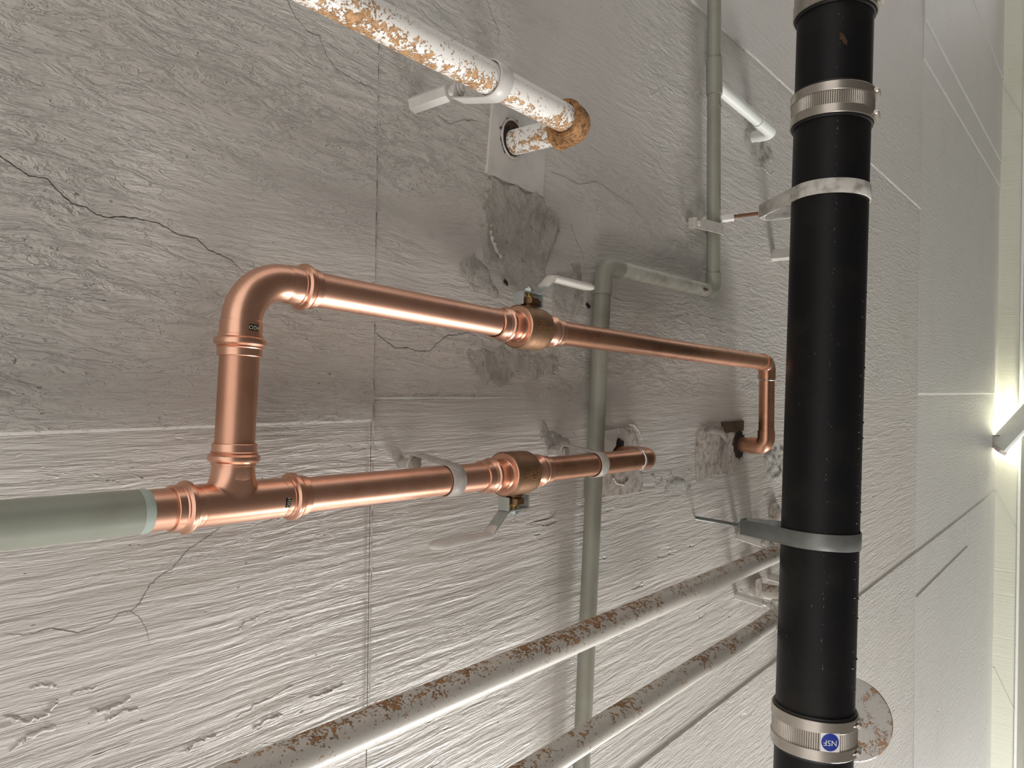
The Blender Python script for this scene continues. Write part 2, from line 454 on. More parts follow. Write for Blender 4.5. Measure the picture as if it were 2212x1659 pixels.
# ------------------------------------------------------------------ setting: ceiling, beam, wall behind it
XE = P(2151, 829).x                # where the ceiling meets the beam
xs1 = P(800, 829).x; xs2 = P(1980, 829).x; xs3 = P(2085, 1250).x
YA, YB = -6.5, 6.5
ceiling = mk('ceiling', *box(V(((XE-1.5)/2, 0, CEIL+0.04)), V(((XE+1.5)/2, 0, 0)), V((0, YB, 0)), V((0, 0, 0.03))), M['conc_b'], smooth=False, kind='structure')
def panel(xa, xb, ya, yb, drop, mat, ch=(0, 0, 0, 0), nz=(0, 0, 0, 0), gap=(0, 0)):
    """cast board face; ch = width of the sloped edge towards -X, +X, -Y, +Y; nz = drop of the neighbour there"""
    xa += gap[0]; xb -= gap[1]; z = CEIL-drop
    zs = [CEIL-nz[i] if ch[i] else z for i in range(4)]
    ia, ib, ja, jb = xa+ch[0], xb-ch[1], ya+ch[2], yb-ch[3]
    vs = [V((ia, ja, z)), V((ib, ja, z)), V((ib, jb, z)), V((ia, jb, z))]; fs = [(0, 1, 2, 3)]
    ed = [(2, (xa, ya), (xb, ya), 0, 1), (1, (xb, ya), (xb, yb), 1, 2), (3, (xb, yb), (xa, yb), 2, 3), (0, (xa, yb), (xa, ya), 3, 0)]
    for si, p_, q_, a, b in ed:
        n = len(vs); zl = zs[si]
        vs += [V((*p_, zl)), V((*q_, zl)), V((*p_, CEIL+.012)), V((*q_, CEIL+.012))]
        if ch[si]: fs.append((a, b, n+1, n))
        fs.append((n, n+1, n+3, n+2))
    return mk('concrete_panel', vs, fs, mat, ceiling, smooth=False)
G = 0.0009; C4 = 0.0045
y1 = P(400, 926).y
panel(-1.5, xs1, YA, y1, 0.0102, M['conc_a'], (0, 0, 0, C4), (0, 0, 0, .004), (0, G)); panel(-1.5, xs1, y1, YB, 0.004, M['conc_b'], gap=(0, G))
ya = P(1635, 138).y; yb = P(960, 860).y; yc = P(1620, 1462).y
xq = P(1120, 860).x
panel(xs1, xs2, YA, ya, 0.012, M['conc_c'], (0, 0, 0, C4*1.6), (0, 0, 0, .0075), (G, G))
panel(xs1, xs2, ya, yb, 0.0075, M['conc_a'], (0, 0, 0, 0), (0, 0, 0, .004), (G, G))
pp = panel(xs1, xs2, yb, yc, 0.0075, M['conc_b'], gap=(G, G))
# the step along its first metre: a sunk wedge that dies out under the rough mortar
for pnl in (pp,):
    me = pnl.data; bm = bmesh.new(); bm.from_mesh(me); bm.clear()
    a = [bm.verts.new(v) for v in ((xs1+G, yb, CEIL-.0040), (xq, yb, CEIL-.0075), (xs2-G, yb, CEIL-.0075), (xs2-G, yc, CEIL-.0055), (xs1+G, yc, CEIL-.0055))]
    bm.faces.new(a)
    b = [bm.verts.new((v.co.x, v.co.y, CEIL+.012)) for v in a]
    for k in range(5): bm.faces.new((a[k], a[(k+1) % 5], b[(k+1) % 5], b[k]))
    bmesh.ops.triangulate(bm, faces=[f for f in bm.faces if len(f.verts) == 5])
    bm.to_mesh(me); bm.free()
    me.materials[0] = M['conc_b']
mk('board_step', *strip([V((xs1+G, yb-.001, CEIL-.0072)), V(((xs1+xq)/2, yb-.001, CEIL-.0076)), V((xq, yb-.0005, CEIL-.0074))], V((0, 0.8, 0.6)), [0.0024, 0.002, 0.0006], 0.0006), M['conc_c'], ceiling)
panel(xs1, xs2, yc, YB, 0.0115, M['conc_c'], (0, 0, C4*1.5, 0), (0, 0, .0055, 0), (G, G))
e = [YA, P(2130, 95).y, P(2050, 152).y, P(2115, 335).y, P(2060, 853).y, yc]
dr = [0.030, 0.023, 0.016, 0.010, 0.004]
for i in range(5): panel(xs2, XE, e[i], e[i+1], dr[i], M['conc_d'], (0, 0, 0, 0.016 if i < 4 else 0), (0, 0, 0, dr[min(4, i+1)]), (G*2, 0))
yd = P(2060, 1203).y
panel(xs2, xs3, yc, yd, 0.010, M['conc_d'], (0, 0, .012, 0), (0, 0, .004, 0), gap=(G*2, 0)); panel(xs2, xs3, yd, YB, 0.016, M['conc_d'], (0, 0, .012, 0), (0, 0, .010, 0), gap=(G*2, G*3))
ye = P(2110, 1440).y
panel(xs3, XE, yc, ye, 0.010, M['conc_d'], (0, 0, .01, 0), (0, 0, .004, 0), gap=(G*3, 0)); panel(xs3, XE, ye, YB, 0.006, M['conc_d'], gap=(G*3, 0))

zb = CAMP.z + XE/((CA+SA*((2208-1106)/1600))/(SA-CA*((2208-1106)/1600)))   # underside of the beam
beam = mk('wall_beam', *box(V((XE+0.35, 0, (zb+CEIL+0.07)/2)), V((0.35, 0, 0)), V((0, YB, 0)), V((0, 0, (CEIL+0.07-zb)/2))), M['beam'], smooth=False, kind='structure')
mk('trim_1', *strip([V((XE-0.010, YA, zb+0.012)), V((XE-0.010, YB, zb+0.012))], V((0, 0, 1)), 0.012, 0.010), M['white2'], kind='structure', smooth=False)
for y in (P(2180, 1130).y-0.2, P(2180, 1420).y, P(2180, 300).y):
    mk('board_mark', *tube([V((XE-0.002, y-0.35, CEIL-0.02)), V((XE-0.002, y+0.05, zb+0.03))], 0.006, 8), M['beam'], beam)
mk('ceiling_2', *box(V((XE+3.2, 0, CEIL+0.04)), V((2.5, 0, 0)), V((0, YB, 0)), V((0, 0, 0.03))), M['beam'], smooth=False, kind='structure')
mk('wall_far', *box(V((XE+5.8, 0, 1.38)), V((0.1, 0, 0)), V((0, YB, 0)), V((0, 0, 1.39))), M['beam'], smooth=False, kind='structure')
floor_m = simple('dark_floor_concrete', (0.16, 0.15, 0.14), 0.7, 0, 0.2, 5)
mk('floor', *box(V(((XE+4.2)/2, 0, -0.05)), V(((XE+7.5)/2, 0, 0)), V((0, YB, 0)), V((0, 0, 0.05))), floor_m, smooth=False, kind='structure')

# cracks, ridges and patches of the ceiling
def ribbon(pts, w0_, z=0.0013, sub=5, jit=0.0012, drop=0.011, seed=0):
    c = []; w_ = w0_*0.6
    for i in range(len(pts)-1):
        for k in range(sub):
            c.append(pts[i].lerp(pts[i+1], k/sub))
    c.append(pts[-1]); vs = []; fs = []
    n = len(c)
    for i, p in enumerate(c):
        t = (c[min(i+1, n-1)]-c[max(i-1, 0)]).normalized(); s_ = V((-t.y, t.x, 0))
        p = p+s_*noise.noise(V((i*0.9+seed, seed, 0)))*jit*2
        ww = w_*(0.35+0.9*abs(noise.noise(V((i*0.37+seed, 5, 0))))+0.3)*min(1, (n-1-i)/6+0.2)
        vs += [V((p.x, p.y, 0))+s_*ww+V((0, 0, CEIL-drop-.0002)), V((p.x, p.y, 0))-s_*ww+V((0, 0, CEIL-drop-.0002))]
    for i in range(n-1): fs.append((2*i, 2*i+1, 2*i+3, 2*i+2))
    return vs, fs
def crack(px, w_=0.0011, drop=0.0102, seed=0):
    mk('crack', *ribbon([P(x, y, D-drop) for x, y in px], w_, drop=drop, seed=seed), M['crack'], ceiling, smooth=False)
crack([(-10,330),(30,358),(62,380),(100,385),(125,412),(155,440),(185,447),(205,462),(232,470),(270,468),(310,475),(345,483),(385,507),(425,515),(450,540),(475,550),(500,562),(527,590)], 0.0013, 0.0102, 1)
crack([(475,1140),(450,1158),(430,1172),(405,1188),(395,1200),(370,1230),(350,1240),(325,1262),(308,1290),(300,1305),(283,1320),(262,1322),(235,1345),(168,1367),(110,1357),(50,1372),(0,1368)], 0.0008, 0.0042, 2)
crack([(283,1320),(305,1338),(318,1365),(322,1390)], 0.0005, 0.0042, 3)
crack([(620,0),(640,40),(665,68),(690,78),(705,120),(725,148),(752,165),(775,178),(797,186)], 0.0009, 0.0102, 4)
crack([(946,251),(973,268),(998,259),(1024,260),(1053,268)], 0.0008, 0.0077, 5)
crack([(812,720),(853,752),(880,751),(902,759),(929,758),(945,741),(967,724),(986,724),(1010,718),(1035,729)], 0.0011, 0.0077, 6)
crack([(1052,0),(1065,40),(1078,65),(1075,95)], 0.0010, 0.0077, 7)
crack([(1190,372),(1215,380),(1250,398),(1290,392),(1330,420),(1380,450)], 0.0008, 0.0077, 8)
crack([(1233,485),(1245,520),(1258,545),(1262,575)], 0.0009, 0.0077, 9)
crack([(1360,720),(1385,670),(1420,655),(1450,648)], 0.0006, 0.0077, 10)
crack([(1165,1318),(1140,1350),(1120,1372),(1095,1400),(1060,1415)], 0.0007, 0.0042, 11)
crack([(985,1220),(1000,1195),(1035,1165),(1060,1140)], 0.0006, 0.0042, 12)
# broken dark line and crumbs along the first cross seam
for k in range(26):
    y = 95+k*60+random.uniform(-15, 15)
    L = random.uniform(15, 45)
    a = P(812-0.014*y, y, D-.0102); a.x = xs1; b = P(812-0.014*y, y+L, D-.0102); b.x = xs1
    mk('crack', *ribbon([a, b], random.uniform(0.0007, 0.0015), drop=0.0104, seed=k), M['crack'], ceiling, smooth=False)
def ridge(pts, r, drop, name='paint_ridge', mat=None, jit=0.004, sub=6, seed=0):
    c = []
    for i in range(len(pts)-1):
        for k in range(sub): c.append(pts[i].lerp(pts[i+1], k/sub))
    c.append(pts[-1]); rs = []
    for i in range(len(c)):
        p = c[i]
        c[i] = V((p.x+noise.noise(V((i*.7+seed, 1, 1)))*jit, p.y+noise.noise(V((i*.7, 7+seed, 1)))*jit, CEIL-drop+r*0.2))
        rs.append(r*(0.45+0.9*abs(noise.noise(V((i*.5+seed, 3, 3))))+0.15)*(0.4 if i in (0, len(c)-1) else 1))
    mk(name, *tube(c, rs, 8), mat or M['white'], ceiling)
for k in range(5):
    ya_ = P(805, 100+k*300).y; yb_ = P(800, 380+k*300).y
    ridge([V((xs1+.002, ya_+(yb_-ya_)*i/5, 0)) for i in range(6)], 0.0017, 0.0085, seed=k*9, jit=0.003)
def zr(base, pts, s=3.16): return [P(base[0]+x/s, base[1]+y/s) for x, y in pts]
ridge(zr((1300,0), [(180,450),(240,405),(295,445),(305,330),(325,300),(370,440)]), 0.0035, 0.006, seed=1)
ridge(zr((1300,0), [(230,605),(290,600),(320,670),(415,595),(470,640),(540,710),(600,770),(640,810),(700,880)]), 0.004, 0.006, seed=2)
ridge(zr((1300,0), [(450,450),(490,510),(545,530),(580,570)]), 0.0035, 0.006, seed=3)
ridge(zr((1300,0), [(610,690),(625,640),(660,610),(700,660)]), 0.004, 0.006, seed=4)
ridge(zr((1300,0), [(1020,1140),(1090,1150),(1140,1200),(1165,1175)]), 0.005, 0.006, seed=5)
for sd, pts_, r_ in ((21, [(25,1618),(60,1592),(125,1568)], .005), (22, [(60,1487),(95,1480),(125,1486)], .004), (23, [(148,1502),(180,1490),(215,1487)], .003), (24, [(198,1542),(240,1530),(285,1508)], .006),
        (25, [(5,1548),(60,1560),(100,1545),(128,1508)], .005), (26, [(402,1628),(425,1602),(470,1590)], .005), (27, [(545,1578),(575,1556),(612,1545)], .005), (28, [(665,1508),(700,1500),(745,1478)], .005),
        (29, [(505,1555),(560,1520),(640,1478)], .003), (30, [(512,1368),(528,1346),(562,1332)], .003), (31, [(225,1560),(265,1538),(300,1532)], .004), (32, [(855,1560),(880,1550),(905,1552)], .003),
        (33, [(62,345),(80,343),(105,344)], .003), (34, [(850,1150),(855,1120),(850,1100)], .003), (35, [(1150,1150),(1160,1130),(1180,1150),(1160,1165)], .003), (36, [(840,960),(846,985),(855,1000)], .003)):
    ridge([P(x, y, D-.004) for x, y in pts_], r_, 0.0035, 'torn_ledge', M['conc_b'], jit=0.006, seed=sd)
blob('mortar_patch', [(1045,385),(1060,372),(1100,395),(1165,425),(1200,470),(1203,500),(1185,545),(1172,600),(1165,650),(1100,650),(1070,600),(1035,560),(1026,500),(1030,430)], M['mortar'], 0.005, 22, 0.013, 0.0030, ceiling, 0.018, 1, bowl=0.003)
blob('mortar_patch', [(1010,745),(1080,740),(1180,755),(1217,780),(1180,812),(1160,830),(1110,812),(1075,850),(1040,842),(1005,800),(988,760)], M['mortar'], 0.006, 30, 0.007, 0.0035, ceiling, 0.02, 2)
blob('mortar_patch', [(985,545),(1030,528),(1062,600),(1085,655),(1030,645),(978,600)], M['mortar'], 0.005, 35, 0.006, 0.0035, ceiling, 0.02, 3)
blob('mortar_patch', [(1180,590),(1252,560),(1266,640),(1245,690),(1180,700)], M['mortar'], 0.005, 30, 0.006, 0.0035, ceiling, 0.02, 4)
blob('mortar_patch', [(1165,905),(1215,930),(1235,950),(1222,985),(1175,985),(1160,940)], M['mortar'], 0.005, 30, 0.006, 0.0035, ceiling, 0.02, 5)
blob('mortar_patch', [(1395,1010),(1450,1000),(1500,1040),(1490,1080),(1430,1085),(1395,1050)], M['mortar'], 0.005, 25, 0.003, 0.005, ceiling, 0.03, 6)
blob('mortar_patch', [(1640,960),(1700,955),(1720,1050),(1660,1060),(1645,1010)], M['mortar'], 0.008, 25, 0.005, 0.006, ceiling, 0.03, 7)
blob('mortar_patch', [(1600,240),(1650,300),(1680,350),(1640,370),(1600,330)], M['mortar'], 0.008, 18, 0.006, 0.006, ceiling, 0.03, 8)
ridge([P(1045,470), P(1050,510), P(1066,550), P(1085,590)], 0.007, 0.012, 'mortar_ridge', M['white'], seed=6)
for (x, y, a, b) in ((1128, 523, 5, 5), (1124, 598, 3.5, 9), (1094, 610, 2.5, 7), (1272, 660, 3, 6)):
    c = P(x, y, D-0.0118); pts = []
    for k in range(10):
        th = 2*PI*k/10; rr = 1+0.35*noise.noise(V((k*1.3, x, 0)))
        pts.append(P(x+math.cos(th)*a*rr+math.sin(th)*b*0.4, y+math.sin(th)*b*rr, D-0.0118))
    mk('pit_hole', *plate_poly(pts, CEIL-0.004, CEIL-0.0118), M['dark'], ceiling, smooth=False)

# ------------------------------------------------------------------ copper pipe loop
ZC = 0.955; RC = 0.027
LR = [P(-160, 1150.5, ZC), P(500, 1086, ZC), P(1111, 1022, ZC), P(1402, 990, ZC)]
UP = [P(527, 597, ZC), P(1140, 709, ZC), P(1657, 784, ZC)]
cl = thing('copper_pipe_run', P(500, 1086, D), 'shiny copper pipe loop with pressed fittings and two valves, left end painted grey', 'pipe')
def along(a, b, t): return a.lerp(b, t)
def at_x(a, b, x, Z=ZC):
    """point on 3D line a-b whose picture column is x"""
    lo, hi = -0.5, 1.5
    for _ in range(40):
        mid = (lo+hi)/2; p = a.lerp(b, mid)-CAMP
        u = p.dot(RT)/p.dot(FW)*F_PX+W_PX/2
        if u < x: lo = mid
        else: hi = mid
    return a.lerp(b, (lo+hi)/2)
pressp = [(0.000, 0.0277), (0.003, 0.0288), (0.020, 0.0288), (0.0205, 0.0300), (0.024, 0.0305), (0.0265, 0.0345), (0.030, 0.0358), (0.0335, 0.0350), (0.0365, 0.0315), (0.0375, 0.0303), (0.0385, 0.0318), (0.040, 0.0303), (0.050, 0.0303), (0.0508, 0.0296), (0.0508, 0.0272)]
def press(name, p, d, parent=cl, mat=None): return mk(name, *lathe(p, d, pressp, 56, caps=False), mat or M['copper_f'], parent)
dl0 = (LR[1]-LR[0]).normalized(); dl1 = (LR[2]-LR[1]).normalized(); dl2 = (LR[3]-LR[2]).normalized()
xg = at_x(LR[0], LR[1], 316)
mk('painted_pipe', *tube([LR[0], xg-dl0*0.004, xg], [RC+.0012, RC+.0012, RC+0.0002], 56), M['greyp'], cl, label='dull grey painted end of the pipe')
mk('paint_edge', *tube([xg-dl0*0.012, xg-dl0*0.003, xg+dl0*0.001], [RC+.0013, RC+.0015, RC+.0001], 56, caps=False), M['greye'], cl)
mk('pipe', *tube([xg-dl0*0.001, LR[1]], RC, 56), M['copper_x'], cl)
mk('pipe', *tube([LR[1], LR[2]], RC, 56), M['copper_x'], cl)
ctop = LR[3]
endup = V((ctop.x, ctop.y, CEIL+0.01))
pe = fillet([LR[2], ctop, endup], 0.034, 10)
mk('pipe', *tube([LR[2], ctop-dl2*0.05], RC*0.99, 56), M['copper_o'], cl)
mk('end_elbow', *tube(fillet([ctop-dl2*0.062, ctop, ctop+V((0, 0, .055))], 0.030, 12), RC+.0022, 56), M['copper_o'], cl)
mk('solder_ring', *lathe(ctop-dl2*0.066, dl2, [(0, RC), (0.001, RC+.0018), (0.006, RC+.0026), (0.008, RC)], 48, caps=False), M['solder'], cl, label='pale solder ring')
mk('pipe', *tube([ctop+V((0, 0, .05)), endup], RC, 40), M['copper_o'], cl)
# tee
tc = LR[1]; rz = P(520, 730, ZC); db = (rz-P(508, 1000, ZC)).normalized()
bend = UP[0]
db = (bend-tc).normalized()
vs, fs = [], []
prof = [(0.0, .036, .0280), (0.020, .036, .0280), (0.026, .0350, .0281), (0.031, .0325, .0283), (0.037, .0308, .0285), (0.044, .0296, .0288), (0.052, .0290, .0290)]
a_ = (dl1-db*dl1.dot(db)).normalized(); b_ = a_.cross(db)
for s, rx, rz_ in prof:
    for k in range(56):
        th = 2*PI*k/56; vs.append(tc+db*s+a_*math.cos(th)*rx+b_*math.sin(th)*rz_)
for i in range(len(prof)-1):
    for k in range(56): fs.append((i*56+k, i*56+(k+1) % 56, (i+1)*56+(k+1) % 56, (i+1)*56+k))
fs += [tuple(range(56))[::-1], tuple((len(prof)-1)*56+k for k in range(56))]
tee = mk('tee_fitting', *join(tube([tc-dl0*0.052, tc, tc+dl1*0.078], 0.0292, 56), (vs, fs)), M['copper_f'], cl)
rm = tee.modifiers.new('r', 'REMESH'); rm.mode = 'VOXEL'; rm.voxel_size = 0.0016; rm.use_smooth_shade = True
sm = tee.modifiers.new('s', 'SMOOTH'); sm.factor = 0.5; sm.iterations = 16
press('press_collar', tc-dl0*0.036, -dl0, tee); press('press_collar', tc+dl1*0.065, dl1, tee)
press('press_collar', tc+db*0.032, db, tee)
# riser + elbow
du = (UP[1]-UP[0]).normalized()
mk('pipe', *tube([tc+db*0.05, bend-db*0.07], RC, 56), M['copper_y'], cl)
pl = fillet([bend-db*0.09, bend, bend+du*0.09], 0.064, 18)
elb = mk('elbow_fitting', *tube(pl, 0.0276, 56), M['copper_f'], cl)
press('press_collar', bend-db*0.062, -db, elb); press('press_collar', bend+du*0.066, du, elb)
# upper run
mk('pipe', *tube([bend+du*0.07, UP[1]], RC, 56), M['copper_x'], cl)
dv = (UP[2]-UP[1]).normalized()
mk('pipe', *tube([UP[1], UP[2]-dv*0.055], RC*0.985, 56), M['copper_o'], cl)
lowc = P(1655, 964, ZC); dw = (lowc-UP[2]).normalized()
holep = V((lowc.x, lowc.y, CEIL+0.02))
def sharp_elbow(c, d_in, d_out, L=0.055, r=RC+.0024):
    mk('elbow', *tube(fillet([c-d_in*L, c, c+d_out*L], 0.030, 10), r, 48), M['copper_o'], cl)
sharp_elbow(UP[2], dv, dw); sharp_elbow(lowc, dw, V((0, 0, 1)))
mk('pipe', *tube([UP[2]+dw*0.05, lowc-dw*0.05], RC*0.98, 48), M['copper_o'], cl)
mk('pipe', *tube([lowc+V((0, 0, .05)), holep], RC*0.98, 48), M['copper_o'], cl)
mk('solder_ring', *lathe(UP[2]+dw*0.056, dw, [(0, RC), (0.001, RC+.002), (0.004, RC+.003), (0.006, RC)], 40, caps=False), M['solder'], cl)
mk('solder_ring', *lathe(UP[2]-dv*0.030, dv, [(0, RC+.002), (0.001, RC+.003), (0.003, RC+.003), (0.005, RC+.002)], 40, caps=False), M['solder'], cl)
# H2O labels
def cam_n(p): return (CAMP-p).normalized()
def label_h2o(C, axis, R, n0, w_, h_, xdir, ydir, parent):
    o = mk('label', *(lambda g: (cyl_map(g[0], C, axis, R, n0, xdir, ydir), g[1]))(rect_grid(w_, h_, 0.0004)), M['label'], parent, label='small black label reading H2O')
    tv, tf = text_flat('H2O', h_*0.92, 0.0)
    for v in tv: v.x *= 1.05; v.z = 0.0008
    mk('lettering', cyl_map(tv, C, axis, R, n0, xdir, ydir), tf, M['labeltx'], parent, smooth=False)
def circ_pt(C, axis, R, px):
    """outward normal at which the cylinder surface is seen at a picture point (row or column shift)"""
    axis = axis.normalized(); best = None
    for k in range(-80, 81):
        th = k*PI/180
        n0 = cam_n(C); n0 = (n0-axis*n0.dot(axis)).normalized(); n = Matrix.Rotation(th, 3, axis) @ n0
        p = C+n*R-CAMP; u = p.dot(RT)/p.dot(FW)*F_PX+W_PX/2; v = p.dot(DN)/p.dot(FW)*F_PX+H_PX/2
        dd = abs(u-px[0]) if abs(axis.y) > 0.7 else abs(v-px[1])
        if best is None or dd < best[0]: best = (dd, n)
    return best[1]
cE = bend-db*0.073; nE = circ_pt(cE, db, .0288, (549, 707))
# text runs right-to-left and upside down on the elbow
def tsign(axis, n0, want):
    axis = axis.normalized(); t = axis.cross((n0-axis*n0.dot(axis)).normalized()); return 1 if t.dot(want) > 0 else -1
def asign(axis, want): return 1 if axis.dot(want) > 0 else -1
label_h2o(cE, db, .0290, nE, 0.0150, 0.0085, ('T', tsign(db, nE, -RT)), ('A', asign(db, DN)), elb)
cT = at_x(LR[1], LR[2], 599); nT = circ_pt(cT, dl1, .0288, (599, 1086))
label_h2o(cT, dl1, .0294, nT, 0.0145, 0.0078, ('T', tsign(dl1, nT, DN)), ('A', asign(dl1, RT)), tee)

# valves
def valve(c, ax, sgn, lab):
    """sgn -1: stem towards -Y, lever towards +X; +1: mirrored"""
    v = mk('shutoff_valve', *lathe(c, ax, [(-.037, .0435), (-.0355, .0445), (-.034, .0440), (-.02, .0448), (0, .0450), (.02, .0448), (.034, .0438), (.037, .0425)], 64, caps=False), M['brass'], cl, label=lab)
    flange = [(.037, .0428), (.0378, .0415), (.0382, .0320), (.040, .0300), (.045, .0285), (.062, .0285), (.066, .0300), (.070, .0340), (.074, .0352), (.078, .0342), (.0805, .0312), (.0815, .0322), (.083, .0312), (.0845, .0325), (.087, .0305), (.098, .0300), (.104, .0303), (.105, .0272)]
    mk('press_end', *lathe(c, ax, flange, 56, caps=False), M['copper_f'], v, label='polished copper end')
    mk('press_end', *lathe(c, -ax, flange, 56, caps=False), M['copper_f'], v, label='polished copper end')
    st = V((0, sgn, 0)); st = (st-ax*st.dot(ax)).normalized(); lx = -ax*sgn; up = st.cross(lx)
    if up.z < 0: up = -up
    mk('bonnet', *join(lathe(c, st, [(.030, .019), (.046, .019), (.048, .016), (.052, .016)], 32), hexbar(c+st*.050, st, .012, .0215), box(c+st*.055+lx*.017, lx*.012, st*.005, up*.010)), M['brass_d'], v)
    mk('packing_nut', *join(hexbar(c+st*.059, st, .007, .0115), lathe(c, st, [(.05, .0075), (.082, .0075)], 20)), M['brass_y'], v)
    def q3(x, s): return c+lx*x+st*s
    arm = fillet([q3(-.034, .046), q3(-.034, .073), q3(.028, .073), q3(.074, .112)], [0.005, 0.02], 5)
    arm2 = [q3(.031, .046), q3(.031, .073)]
    h = mk('lever', *join(strip(arm, up, 0.0140, 0.0016), strip(arm2, up, 0.0140, 0.0016)), M['zinc'], v)
    gp = fillet([q3(.048, .0945), q3(.076, .116), q3(.235, .116)], 0.014, 8)
    hw = [0.0145]*len(gp); hw[-1] = 0.006; tk = [0.0070]*len(gp); tk[0] = .003; tk[-1] = 0.0030
    gp.insert(-1, gp[-1].lerp(gp[-2], 0.04)); hw.insert(-1, 0.0115); tk.insert(-1, 0.0058)
    gp.insert(-2, gp[-1].lerp(gp[-3], 0.14)); hw.insert(-2, 0.0155); tk.insert(-2, 0.0078)
    mk('lever_grip', *strip(gp, up, hw, tk, bulge=1), M['handle'], v, label='white vinyl-coated lever grip', angle=60)
    mk('lever_nut', *join(hexbar(c+st*.0745, st, .008, .011), lathe(c, st, [(.08, .005), (.086, .005)], 14)), M['zinc'], v)
    return v, st
vu, stu = valve(UP[1], ((UP[2]-UP[0])).normalized(), -1, 'brass-bodied shut-off valve on the upper run, lever turned up')
vl, stl = valve(LR[2], ((LR[3]-LR[1])).normalized(), 1, 'brass-bodied shut-off valve on the lower run, lever hanging down to the left')
def emboss(txt, size, C, ax, row, flip, off, parent):
    n0 = circ_pt(C, ax, .045, (0, row)); s = -1 if flip else 1
    tv, tf = text_flat(txt, size, 0.0013)
    for v in tv: v.x *= 0.86
    tv = cyl_map(tv, C+ax*off, ax, .0452, n0, ('A', s*asign(ax, RT)), ('T', tsign(ax, n0, -DN*s)))
    mk('embossed_lettering', tv, tf, M['brass_t'], parent, smooth=False)
    w_ = max((V(a)-V(tv[0])).dot(ax) for a in tv)-min((V(a)-V(tv[0])).dot(ax) for a in tv)
    bar = rect_grid(w_+.003, 0.0012, 0.0012, 6, 1)
    n_ = txt.count('\n')+1
    for v in bar[0]: v.y -= size*0.42*n_+0.0012
    mk('embossed_frame', cyl_map(bar[0], C+ax*off, ax, .0452, n0, ('A', s*asign(ax, RT)), ('T', tsign(ax, n0, -DN*s))), bar[1], M['brass_y'], parent, smooth=False)
axu = (UP[2]-UP[0]).normalized(); axl = (LR[3]-LR[1]).normalized()
emboss('300\nCWP', 0.0125, UP[1], axu, 703, False, -0.006, vu); emboss('LF', 0.0125, UP[1], axu, 708, False, 0.023, vu)
emboss('300\nCWP', 0.0125, LR[2], axl, 1026, True, 0.012, vl); emboss('LF', 0.0125, LR[2], axl, 1028, True, -0.016, vl)

# ------------------------------------------------------------------ hangers
def teardrop(C, axis, T, r, wtop, n=26):
    """path of a strap round a pipe at C closing on a flat at T; the ring stays square to the pipe, the legs lean to T"""
    axis = axis.normalized(); u = T-C; lean = u.dot(axis); u = u-axis*lean; h = u.length; u.normalize(); s = axis.cross(u).normalized()
    d = math.hypot(wtop, h); base = math.atan2(h, wtop); al = math.acos(min(1, r/d)); th = base-al
    pts = [T, T+s*wtop]
    for k in range(n+1):
        a = th-(PI+2*th)*k/n
        pts.append(C+s*math.cos(a)*r+u*math.sin(a)*r+axis*lean*max(0, math.sin(a)*r/h)**2)
    pts += [T-s*wtop]
    return pts
def hanger(name, C, axis, T, r, base, label, group, mat, wtop=0.018, band=0.012, th=0.0013, stubr=0.011, rod=None, rodmat=None, stubmat=None, nut=True, hexstub=True, roll=None):
    t = thing(name, base, label, 'pipe hanger', group)
    pth = teardrop(C, axis, T, r, wtop)
    mk('strap', *strip(pth, axis, band, th, closed=True), mat, t, angle=50)
    d = (T-base).normalized(); L = (T-base).length
    if rod:
        mk('threaded_rod', *thread(base+d*rod*0.9, d, L-rod*0.9+0.012, 0.0062), rodmat, t)
        if rod > 0.01: mk('rod_coupling', *hexbar(base-d*0.004, d, rod, stubr), stubmat or mat, t)
    else:
        mk('standoff', *(hexbar(base-d*0.004, d, L*0.80, stubr) if hexstub else lathe(base-d*.004, d, [(0, stubr), (L*.8, stubr)], 24)), stubmat or mat, t)
        mk('threaded_rod', *thread(base+d*L*0.78, d, L*0.22+0.012, 0.007), mat, t)
    if nut:
        mk('nut', *join(hexbar(T-d*0.014, d, 0.011, 0.0125), lathe(T+d*.002, d, [(0, .014), (.003, .014), (.0032, .010), (.009, .0105)], 20)), stubmat or mat, t)
    return t
ZR = 0.87
RP = [P(560, -90, ZR), P(808, 40, ZR), P(1052, 167, ZR), P(1248, 270, ZR)]
rp0 = P(560, -90, ZR)
rax = (P(1248, 270, ZR)-rp0).normalized()
hc = at_x(rp0, P(1248, 270, ZR), 1066)
hanger('pipe_hanger', hc, rax, P(993, 192, 0.955), 0.0325, P(893, 227, D-.006), 'white painted band hanger with long hexagonal standoff holding the rusty pipe at the top', None, M['white'], wtop=0.021, band=0.0165, th=0.0016, stubr=0.0165)
hc1 = at_x(LR[1], LR[2], 970)
hanger('pipe_hanger', hc1, dl1, P(893, 1001, 1.012), 0.0295, P(868, 1004, D-.004), 'grey strap hanger on the lower copper run left of its valve', None, M['strap'], wtop=0.020, band=0.0165, stubr=0.012)
hc2 = at_x(LR[2], LR[3], 1286)
hanger('pipe_hanger', hc2, dl2, P(1216, 976, 1.020), 0.0295, P(1188, 975, D-.004), 'off-white strap hanger on the lower copper run where it crosses the grey pipe', None, M['strap'], wtop=0.018, band=0.0150, stubr=0.013)
for c_, d_ in ((hc1, dl1), (hc2, dl2)): pass

